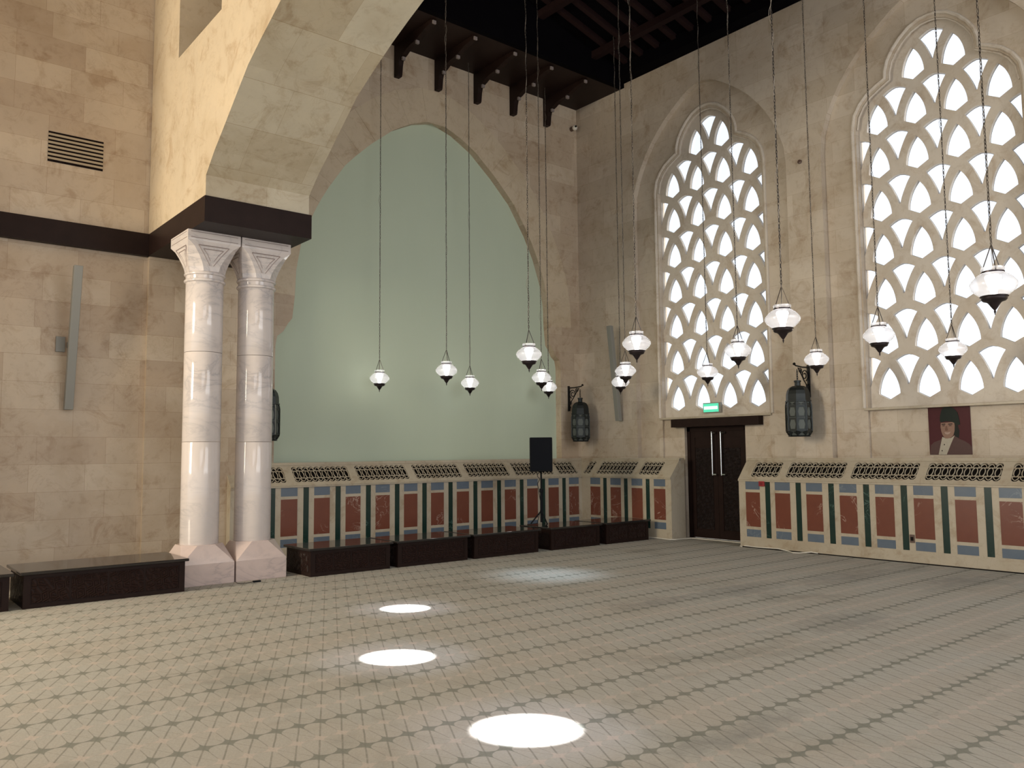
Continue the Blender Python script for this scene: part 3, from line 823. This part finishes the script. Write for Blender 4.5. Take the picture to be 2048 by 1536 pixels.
lamps = [
 (7.405, 12.60, 9.27, 'clear glass pendant lamp before the green wall, closest to the marble columns'),
 (7.571, 10.790, 0, 'clear glass pendant lamp second from the marble columns, before the middle of the green wall'),
 (9.314, 12.502, 9.27, 'smaller-looking clear glass pendant lamp third from the marble columns, before the green wall'),
 (7.232, 8.371, 0, 'clear glass pendant lamp above the loudspeaker, topmost of the cluster of three'),
 (9.675, 10.867, 0, 'clear glass pendant lamp above the loudspeaker, in the middle of the cluster of three'),
 (11.227, 12.398, 9.27, 'smallest clear glass pendant lamp above the loudspeaker, lowest of the cluster of three'),
 (7.564, 6.739, 0, 'large clear glass pendant lamp topmost of three between the corner lantern and the doorway window'),
 (10.039, 9.196, 0, 'clear glass pendant lamp middle of three between the corner lantern and the doorway window'),
 (11.570, 10.733, 0, 'glass pendant lamp lowest of three, in front of the grey column speaker'),
 (11.324, 8.522, 0, 'clear glass pendant lamp against the lattice window, just above the green exit sign'),
 (9.203, 6.425, 0, 'clear glass pendant lamp against the doorway window, higher than the one over the exit sign'),
 (7.369, 4.604, 0, 'large glass pendant lamp against the pier, above the wall lantern between the windows'),
 (11.091, 6.396, 0, 'clear glass pendant lamp overlapping the iron bracket of the wall lantern between the windows'),
 (9.339, 4.589, 0, 'glass pendant lamp before the edge of the big lattice window, nearest the pier'),
 (11.499, 4.656, 0, 'clear glass pendant lamp hanging just above the portrait photograph'),
 (7.215, 2.583, 0, 'largest and brightest pendant lamp, hanging before the middle of the big lattice window')]
proto = pendant_proto()
for i, (x, y, zt, lab) in enumerate(lamps):
    o = proto if i == 0 else copy_tree(proto)
    o.location = (x, y, LZ); o.rotation_euler = (0, 0, random.random()*2)
    tag(o, lab, 'lamp', 'glass lamps hanging on long chains')
    top = (zt or zr(x)-0.04)-LZ
    chain_mesh(0.335, top).build('chain', M_chain, o)
    wv = MB(); pts = []
    n = int((top-0.34)/0.06); ph = random.random()*6; lo = random.random()*4+0.6
    for k in range(n+1):
        z = 0.15+(top-0.15)*k/n
        bulge = 0.022*math.exp(-((z-lo)/0.14)**2)+0.016*math.exp(-((z-lo-2.4)/0.12)**2)
        rr = (0.008+bulge) if z > 0.34 else 0.003
        pts.append((rr*math.cos(z*14+ph), rr*math.sin(z*14+ph), z))
    wv.tube(pts, 0.0022, 4).build('wire', M_wire, o)
for o in [c for c in list(proto.children)]: pass

# ------------------------------------------------------------------ wall lanterns
def lantern_proto():
    """origin on the wall; -Y is out from the wall"""
    root = empty('wall_lantern')
    R = 0.200; D = 0.36
    ph = 0.5
    def ocr(r, z): return (r, z)
    body = MB()
    body.lathe([(0.175, 2.46), (0.205, 2.455), (0.205, 2.435), (0.180, 2.43)], 8, 0, -D, ph)
    body.lathe([(0.185, 1.865), (0.150, 1.885), (0.150, 1.905), (0.185, 1.975), (0.19, 1.975), (0.15, 1.89)], 8, 0, -D, ph)
    for z0, z1 in ((2.34, 2.375), (2.14, 2.17), (2.18, 2.20), (1.955, 1.99)):
        body.lathe([(R+0.004, z0), (R+0.004, z1)], 8, 0, -D, ph)
    for j in range(8):
        a = 2*PI*(j+ph)/8; a2 = 2*PI*(j+1+ph)/8
        for rr0, z0, rr1, z1 in ((R, 1.96, R, 2.37), (R, 2.37, 0.185, 2.44), (R, 1.96, 0.155, 1.885)):
            body.tube([(rr0*math.cos(a), -D+rr0*math.sin(a), z0), (rr1*math.cos(a), -D+rr1*math.sin(a), z1)], 0.016, 4)
        # little pointed webs at the corners of each pane
        p0 = Vector((R*math.cos(a), -D+R*math.sin(a), 0)); p1 = Vector((R*math.cos(a2), -D+R*math.sin(a2), 0))
        nrm = Vector((math.cos((a+a2)/2), math.sin((a+a2)/2), 0))*0.006
        for zb, zt in ((1.99, 2.14), (2.20, 2.34)):
            for e0, e1 in ((p0, p1), (p1, p0)):
                q1 = e0.lerp(e1, 0.24)
                vs = [e0+Vector((0, 0, zt)), q1+Vector((0, 0, zt)), e0.lerp(e1, 0.12)+Vector((0, 0, (zb+zt)/2)), e0.lerp(e1, 0.22)+Vector((0, 0, zb)), e0+Vector((0, 0, zb))]
                body.add([v+nrm for v in vs]+[v-nrm for v in vs], [(0, 1, 2, 3, 4), (9, 8, 7, 6, 5), (0, 5, 6, 1), (1, 6, 7, 2), (2, 7, 8, 3), (3, 8, 9, 4)])
        for (ra, za, rb, zb_) in ((R, 2.37, 0.185, 2.44), (R, 1.96, 0.155, 1.885)):
            e0 = Vector((ra*math.cos(a), -D+ra*math.sin(a), za)); e1 = Vector((ra*math.cos(a2), -D+ra*math.sin(a2), za))
            f0 = Vector((rb*math.cos(a), -D+rb*math.sin(a), zb_)); f1 = Vector((rb*math.cos(a2), -D+rb*math.sin(a2), zb_))
            mid = (e0+e1)/2
            body.add([e0+nrm, f0+nrm, mid.lerp((f0+f1)/2, 0.3)+nrm, e1+nrm, f1+nrm], [(0, 1, 2), (2, 4, 3)])
    lf_ = body.build('lantern_frame', M_lant, root)
    pn = MB().lathe([(0.148, 1.885), (R-0.006, 1.965), (R-0.006, 2.365), (0.178, 2.44)], 8, 0, -D, ph)
    pn.build('glass_panes', M_lpane, lf_)
    MB().lathe([(0.192, 2.455), (0.192, 2.50), (0.188, 2.56), (0.172, 2.62), (0.142, 2.665), (0.10, 2.69), (0.048, 2.70), (0.048, 2.755), (0.058, 2.76), (0.058, 2.785), (0.02, 2.79)], 8, 0, -D, ph).build('dome', M_lant, root)
    st = MB()
    for k in range(5):
        z = 2.80+k*0.036
        st.tube([(0.013*math.cos(q)*(k % 2), -D+0.013*math.cos(q)*((k+1) % 2), z+0.026*math.sin(q)) for q in [2*PI*j/8 for j in range(9)]], 0.005, 5)
    st.build('suspension_chain', M_iron, root)
    br = MB().box(-0.022, 0.022, -0.03, -0.001, 2.52, 3.06)
    br.tube([(0, -0.015, 3.02), (0, -0.2, 3.015), (0, -0.40, 3.03), (0, -0.43, 3.05)], 0.013, 6)
    br.tube([(0, -0.43, 3.05), (0, -0.445, 3.06)], 0.024, 8)
    def spiral(cy, cz, r0, turns, a0, rr=0.009, sg=1):
        return [(0, cy+(r0*(1-0.75*t))*math.cos(a0+sg*2*PI*turns*t), cz+(r0*(1-0.75*t))*math.sin(a0+sg*2*PI*turns*t)) for t in [i/26 for i in range(27)]]
    br.tube(spiral(-0.135, 2.885, 0.10, 1.6, -1.2), 0.010, 5)
    br.tube(spiral(-0.27, 2.955, 0.05, 1.4, -1.0), 0.009, 5)
    br.tube(spiral(-0.065, 2.70, 0.045, 1.4, 1.4, sg=-1), 0.009, 5)
    br.tube(spiral(-0.05, 2.60, 0.030, 1.4, 1.4, sg=-1), 0.008, 5)
    br.tube([(0, -0.03, 2.56), (0, -0.05, 2.66), (0, -0.10, 2.74), (0, -0.16, 2.80), (0, -0.24, 2.90), (0, -0.33, 3.0)], 0.010, 5)
    br.build('iron_bracket', M_iron, root)
    return root
LA = lantern_proto()
LA.location = (12.20, YB, 0); tag(LA, 'black octagonal iron lantern on a scroll bracket beside the room corner, by the green recess', 'lantern', 'black wall lanterns on scroll brackets')
LB = copy_tree(LA); LB.location = (5.29, YB, 0); LB['label'] = 'black iron lantern mostly hidden behind the marble column, before the green wall'
LC_ = copy_tree(LA); LC_.location = (P0, 7.39, 0); LC_.rotation_euler = (0, 0, -PI/2); LC_['label'] = 'black octagonal iron lantern on the stone pier between the two lattice windows'

# ------------------------------------------------------------------ platforms and benches
def bench(name, x0, x1, y0, y1, h, label, cat, group):
    root = empty(name, ((x0+x1)/2, (y0+y1)/2, 0)); tag(root, label, cat, group)
    hx, hy = (x1-x0)/2, (y1-y0)/2; i = 0.0
    b = MB().box(-hx, hx, -hy, hy, 0, h-0.04)
    b.box(-hx-0.006, -hx+0.06, -hy-0.008, -hy+0.05, 0.0, h-0.04); b.box(hx-0.06, hx+0.006, -hy-0.008, -hy+0.05, 0.0, h-0.04)
    b.box(-hx+0.06, hx-0.06, -hy-0.008, -hy+0.02, 0.0, 0.045); b.box(-hx+0.06, hx-0.06, -hy-0.008, -hy+0.02, h-0.075, h-0.04)
    bd_ = b.build('body', M_wood, root)
    n = 4; wpan = (2*hx-0.12)/n
    for k in range(n):
        MB().box(-hx+0.06+k*wpan+0.012, -hx+0.06+(k+1)*wpan-0.012, -hy-0.005, -hy+0.002, 0.055, h-0.085).build('carved_panel', M_carve, bd_, bevel=0.002)
    MB().box(-hx-0.004, -hx+0.002, -hy+0.07, hy-0.05, 0.055, h-0.085).build('carved_panel', M_carve, bd_, bevel=0.002)
    MB().box(-hx-0.045, hx+0.045, -hy-0.045, hy+0.02, h-0.04, h-0.006).build('top_slab', M_gran, root, bevel=0.008)
    return root
G = 'low carved platforms along the tiled wall'
for x0, x1, l in ((5.075, 6.30, 'low dark carved wooden platform closest to the marble columns'),
                  (6.445, 7.69, 'low dark carved wooden platform second from the marble columns'),
                  (7.835, 9.15, 'low dark carved wooden platform in the middle of the row of five'),
                  (9.46, 10.60, 'low dark carved wooden platform that carries the speaker stand'),
                  (10.79, 11.90, 'low dark carved wooden platform at the end of the row, near the door')):
    bench('low_platform', x0, x1, 10.42, 11.18, 0.385, l, 'platform', G)
G = 'low carved benches before the plain stone wall'
bench('low_bench', 1.70, 3.40, 10.40, 11.25, 0.405, 'long low carved wooden bench with polished top beside the marble column', 'bench', G)
bench('low_bench', -0.10, 1.555, 10.40, 11.25, 0.405, 'low carved wooden bench cut off by the edge of the view, past the long bench', 'bench', G)

# ------------------------------------------------------------------ loudspeaker on tripod, standing on a platform
sx, sy, sz = 9.74, 10.98, 0.379
st = empty('speaker_stand', (sx, sy, sz)); tag(st, 'black tripod speaker stand on a low platform before the tiled wall', 'stand')
b = MB().tube([(0, 0, 0.04), (0, 0, 0.60)], 0.024, 12)
b.build('lower_pole', M_spk, st); MB().tube([(0, 0, 0.60), (0, 0, 0.93)], 0.016, 12).build('upper_pole', M_spk, st)
MB().lathe([(0.03, 0.56), (0.036, 0.57), (0.036, 0.62), (0.03, 0.63)], 12).build('collar', M_spk, st)
for k in range(3):
    q = 2*PI*k/3 + 0.35
    MB().tube([(0.02*math.cos(q), 0.02*math.sin(q), 0.22), (0.19*math.cos(q), 0.19*math.sin(q), 0.016)], 0.012, 6).build('leg', M_spk, st)
spk = empty('loudspeaker', (sx, sy, sz+0.93), -yaw-0.02+0.0)
tag(spk, 'black rectangular loudspeaker on top of the tripod stand', 'loudspeaker')
cab_ = MB().box(-0.20, 0.20, -0.17, 0.17, 0.0, 0.60).build('cabinet', M_spk, spk, bevel=0.015)
MB().box(-0.185, 0.185, -0.182, -0.168, 0.03, 0.585).build('front_grille', plain('speaker_grille', (0.006, 0.007, 0.010), 0.8, spec=0.1), cab_, bevel=0.006)
cb = MB().tube([(sx-0.10, sy-0.03, sz+0.915), (sx-0.115, sy-0.03, sz+0.85), (sx-0.075, sy-0.05, sz+0.80), (sx-0.13, sy-0.05, sz+0.72), (sx-0.10, sy-0.04, sz+0.60), (sx-0.05, sy-0.03, sz+0.42), (sx-0.045, sy-0.04, sz+0.30), (sx-0.06, sy+0.05, sz+0.02), (sx-0.25, sy+0.1, sz+0.009)], 0.006, 6).build('speaker_cable', M_spk)
tag(cb, 'thin black cable hanging from the loudspeaker down its stand', 'cable')

# ------------------------------------------------------------------ column speakers
def strip(loc, rz, label, tilt):
    root = empty('column_speaker', loc, rz); tag(root, label, 'loudspeaker', 'slim grey column speakers')
    # origin at wall, bottom; -Y out of wall
    fn = lambda a, z, d: (d, a, z)
    MB().prism([(-0.13, 0), (-0.04, 0), (-0.04-tilt, 1.95), (-0.13-tilt, 1.95)], -0.055, 0.055, fn).build('cabinet', M_grey, root, bevel=0.006)
    t = tilt*0.5
    MB().box(-0.17, -0.055, -0.03, -0.001, 0.80, 1.01).build('wall_plate', M_grey, root, bevel=0.004)
    MB().box(-0.03, 0.03, -0.06-t, -0.001, 0.86, 0.94).build('mount_arm', M_grey, root)
    return root
strip((2.50, YL, 2.285), 0, 'slim tilted grey column speaker on the plain stone wall beyond the bench', 0.30)
strip((P0, 11.64, 2.275), -PI/2, 'slim tilted grey column speaker on the window wall beside the corner lantern', 0.22)

# ------------------------------------------------------------------ vent
vt = empty('wall_vent', (2.5, YL, 5.95)); tag(vt, 'dark slotted air vent high in the plain stone wall', 'vent')
MB().box(-0.352, 0.352, -0.006, -0.001, -0.215, 0.215).build('dark_backing', M_slot, vt)
for k in range(7):
    z = -0.215+0.0305+k*0.0565
    MB().box(-0.353, 0.353, -0.016, -0.006, z, z+0.0300).build('vent_slat', plain('vent_slat', (0.42, 0.34, 0.235), 0.6) if k == 0 else bpy.data.materials['vent_slat'], vt)

# ------------------------------------------------------------------ portrait
pt = empty('portrait_photograph', (P2, 5.258, 1.56)); tag(pt, 'flat portrait photograph of a smiling man in a black cap, below the big lattice window', 'picture')
def flat(poly, name, col, d, parent=pt, rough=0.4):
    mm = plain('portrait_'+name, tuple(x*0.8 for x in col), rough, var=0.12, scale=25, spec=0.1)
    return MB().prism([(a, z) for a, z in poly], -d-0.0012, -d, lambda a, z, q: (q, -a, z)).build(name, mm, parent)
W_, H_ = 0.596, 0.71
def el(cx, cz, rx, rz, n=20, a0=0, a1=2*PI): return [(cx+rx*math.cos(a0+(a1-a0)*i/n), cz+rz*math.sin(a0+(a1-a0)*i/n)) for i in range(n)]
flat([(-.298, 0), (.298, 0), (.298, H_), (-.298, H_)], 'backdrop', (0.085, 0.020, 0.025), 0.008)
px = lambda x, y: ((x-775)/1400*1.0, (1240-y)/905*0.71)
def P(*pts): return [((x-345-(y-340)*0.055)/805*0.596-0.298, (1240+(-0)-y-(x-345)*-0.035*0+0)/ (905)*0.71) for x, y in pts]
flat(P((400, 1238), (410, 1060), (480, 1000), (600, 960), (640, 900), (760, 890), (880, 895), (960, 950), (1060, 990), (1150, 1050), (1190, 1110), (1192, 1238)), 'jacket', (0.115, 0.065, 0.060), 0.0095)
flat(P((565, 1238), (605, 1040), (635, 905), (700, 935), (800, 930), (870, 880), (800, 1040), (720, 1238)), 'shirt', (0.52, 0.47, 0.38), 0.011)
flat(P((605, 640), (860, 640), (900, 600), (960, 800), (950, 930), (880, 900), (860, 870)), 'hair', (0.016, 0.018, 0.016), 0.0105)
flat(P((605, 640), (600, 720), (615, 800), (640, 870), (680, 925), (740, 938), (800, 922), (845, 880), (868, 800), (870, 700), (860, 630)), 'face', (0.33, 0.20, 0.15), 0.0125)
flat(P((590, 500), (625, 370), (680, 345), (790, 345), (850, 375), (920, 450), (950, 560), (975, 680), (920, 690), (870, 650), (800, 620), (700, 612), (610, 630), (585, 600)), 'cap', (0.014, 0.022, 0.018), 0.014)
for e in (P((620, 660), (690, 655), (695, 675), (625, 680)), P((745, 660), (825, 655), (830, 675), (750, 678))):
    flat(e, 'eyebrow', (0.06, 0.035, 0.03), 0.0142)
for e in (P((635, 690), (685, 688), (680, 702), (640, 704)), P((760, 690), (815, 688), (810, 702), (765, 703))):
    flat(e, 'eye', (0.05, 0.03, 0.03), 0.0142)
flat(P((700, 700), (725, 700), (745, 780), (730, 792), (695, 790), (685, 775)), 'nose', (0.22, 0.12, 0.085), 0.0142)
flat(P((675, 815), (730, 822), (795, 810), (770, 850), (730, 862), (695, 850)), 'mouth', (0.50, 0.36, 0.30), 0.0142)
for x, y in ((675, 1050), (632, 1165)): flat(P((x-10, y-12), (x+10, y-12), (x+10, y+12), (x-10, y+12)), 'button', (0.05, 0.04, 0.03), 0.0125)

# ------------------------------------------------------------------ small fittings
ex = empty('exit_sign', (PL, 9.50, 2.362)); tag(ex, 'small glowing green exit sign on the window sill above the door', 'sign')
MB().box(-0.06, -0.001, -0.20, 0.20, 0.0, 0.185).build('housing', plain('sign_grey', (0.25, 0.24, 0.20), 0.5), ex, bevel=0.005)
MB().box(-0.066, -0.060, -0.155, 0.185, 0.012, 0.170).build('green_panel', M_exit, ex)
MB().box(-0.069, -0.066, -0.135, 0.17, 0.062, 0.118).build('lit_lettering', M_exitw, ex)
fa = empty('fire_call_point', (DX, 8.085, 1.045)); tag(fa, 'small red fire call point on the tiled wall beside the door', 'alarm')
MB().box(-0.035, -0.004, -0.05, 0.05, 0, 0.085).build('box', M_redp, fa, bevel=0.004)
MB().box(-0.038, -0.035, -0.03, 0.03, 0.02, 0.065).build('front_plate', plain('dark_red', (0.18, 0.015, 0.02), 0.3), fa)
ou = empty('wall_socket', (DX, 5.615, 0.295)); tag(ou, 'small brown wall socket low on the tiled wall', 'socket')
MB().box(-0.012, -0.004, -0.035, 0.035, 0, 0.118).build('plate', M_brown, ou, bevel=0.002)
MB().box(-0.016, -0.012, -0.02, 0.02, 0.03, 0.085).build('socket_face', M_black, ou)
sc_ = empty('security_camera', (12.40, YB, 8.80)); tag(sc_, 'small white dome security camera high in the room corner', 'camera')
MB().tube([(0, -0.001, 0), (0, -0.10, 0)], 0.05, 12).build('mount', M_brown, sc_)
s = MB()
s.lathe([(0.001, -0.06), (0.035, -0.05), (0.055, -0.02), (0.06, 0), (0.055, 0.02), (0.035, 0.05), (0.001, 0.06)], 16)
s.v = [(x, y-0.12, z) for x, y, z in s.v]; s.build('dome', M_white, sc_, smooth=True)
MB().tube([(-0.02, -0.165, 0.01), (-0.03, -0.19, 0.01)], 0.022, 10).build('lens', M_black, sc_)
hk = MB().lathe([(0.02, 0.0), (0.035, 0.01), (0.035, 0.03), (0.018, 0.035)], 12)
hk.v = [(P0-0.001-z, 7.40+y, 6.55+x) for x, y, z in hk.v]
tag(hk.build('wall_fixing', M_brown), 'small round fixing high on the pier between the lattice windows', 'fixing')
# cables
c1 = MB().tube([(12.10, 10.9, 0.012), (12.10, 10.4, 0.02), (12.105, 10.08, 0.012), (12.20, 10.02, 0.01), (12.5, 10.0, 0.01), (12.62, 9.95, 0.01), (12.63, 9.5, 0.008), (12.60, 9.1, 0.010), (12.62, 8.7, 0.008), (12.5, 8.575, 0.008), (12.15, 8.565, 0.01), (12.11, 8.5, 0.012)], 0.009, 6).build('white_cable', M_white)
tag(c1, 'white cable lying along the foot of the door and tiled wall', 'cable')
c2 = MB().tube([(12.11, 8.45, 0.03), (12.105, 8.2, 0.025), (12.10, 8.0, 0.03), (12.10, 7.8, 0.035), (12.08, 7.6, 0.015), (11.98, 7.45, 0.008), (12.02, 7.35, 0.01), (12.10, 7.2, 0.03), (12.12, 7.1, 0.02)], 0.008, 6).build('white_cable', M_white)
tag(c2, 'loose white cable sagging onto the carpet beyond the fire call point', 'cable')
cc = empty('cable_connector', (4.36, 10.50, 0)); tag(cc, 'small black plug with a thin wire on the carpet at the foot of the columns', 'connector')
MB().box(-0.05, 0.05, -0.02, 0.02, 0.001, 0.022).build('plug', M_spk, cc, bevel=0.003)
MB().tube([(-0.05, 0, 0.01), (-0.14, -0.02, 0.006), (-0.24, 0.03, 0.006), (-0.22, 0.14, 0.006)], 0.004, 5).build('wire', M_chain, cc)
MB().box(-0.9, 0.2, 11.5, YL, 0, 9.62).build('wall_light_block', M_sx)['kind'] = 'structure'  # unseen block added to shade the left wall from the aisle light
MB().box(-7.3, -7.0, -6, 13.3, 5.2, 9.75).build('wall_far_left', M_sy)['kind'] = 'structure'
MB().box(-7.3, 12.9, -6.4, -6.0, 5.2, 11.9).build('wall_rear', M_sx)['kind'] = 'structure'
# the shaded gap between carpet and tiled wall is painted by the base strips
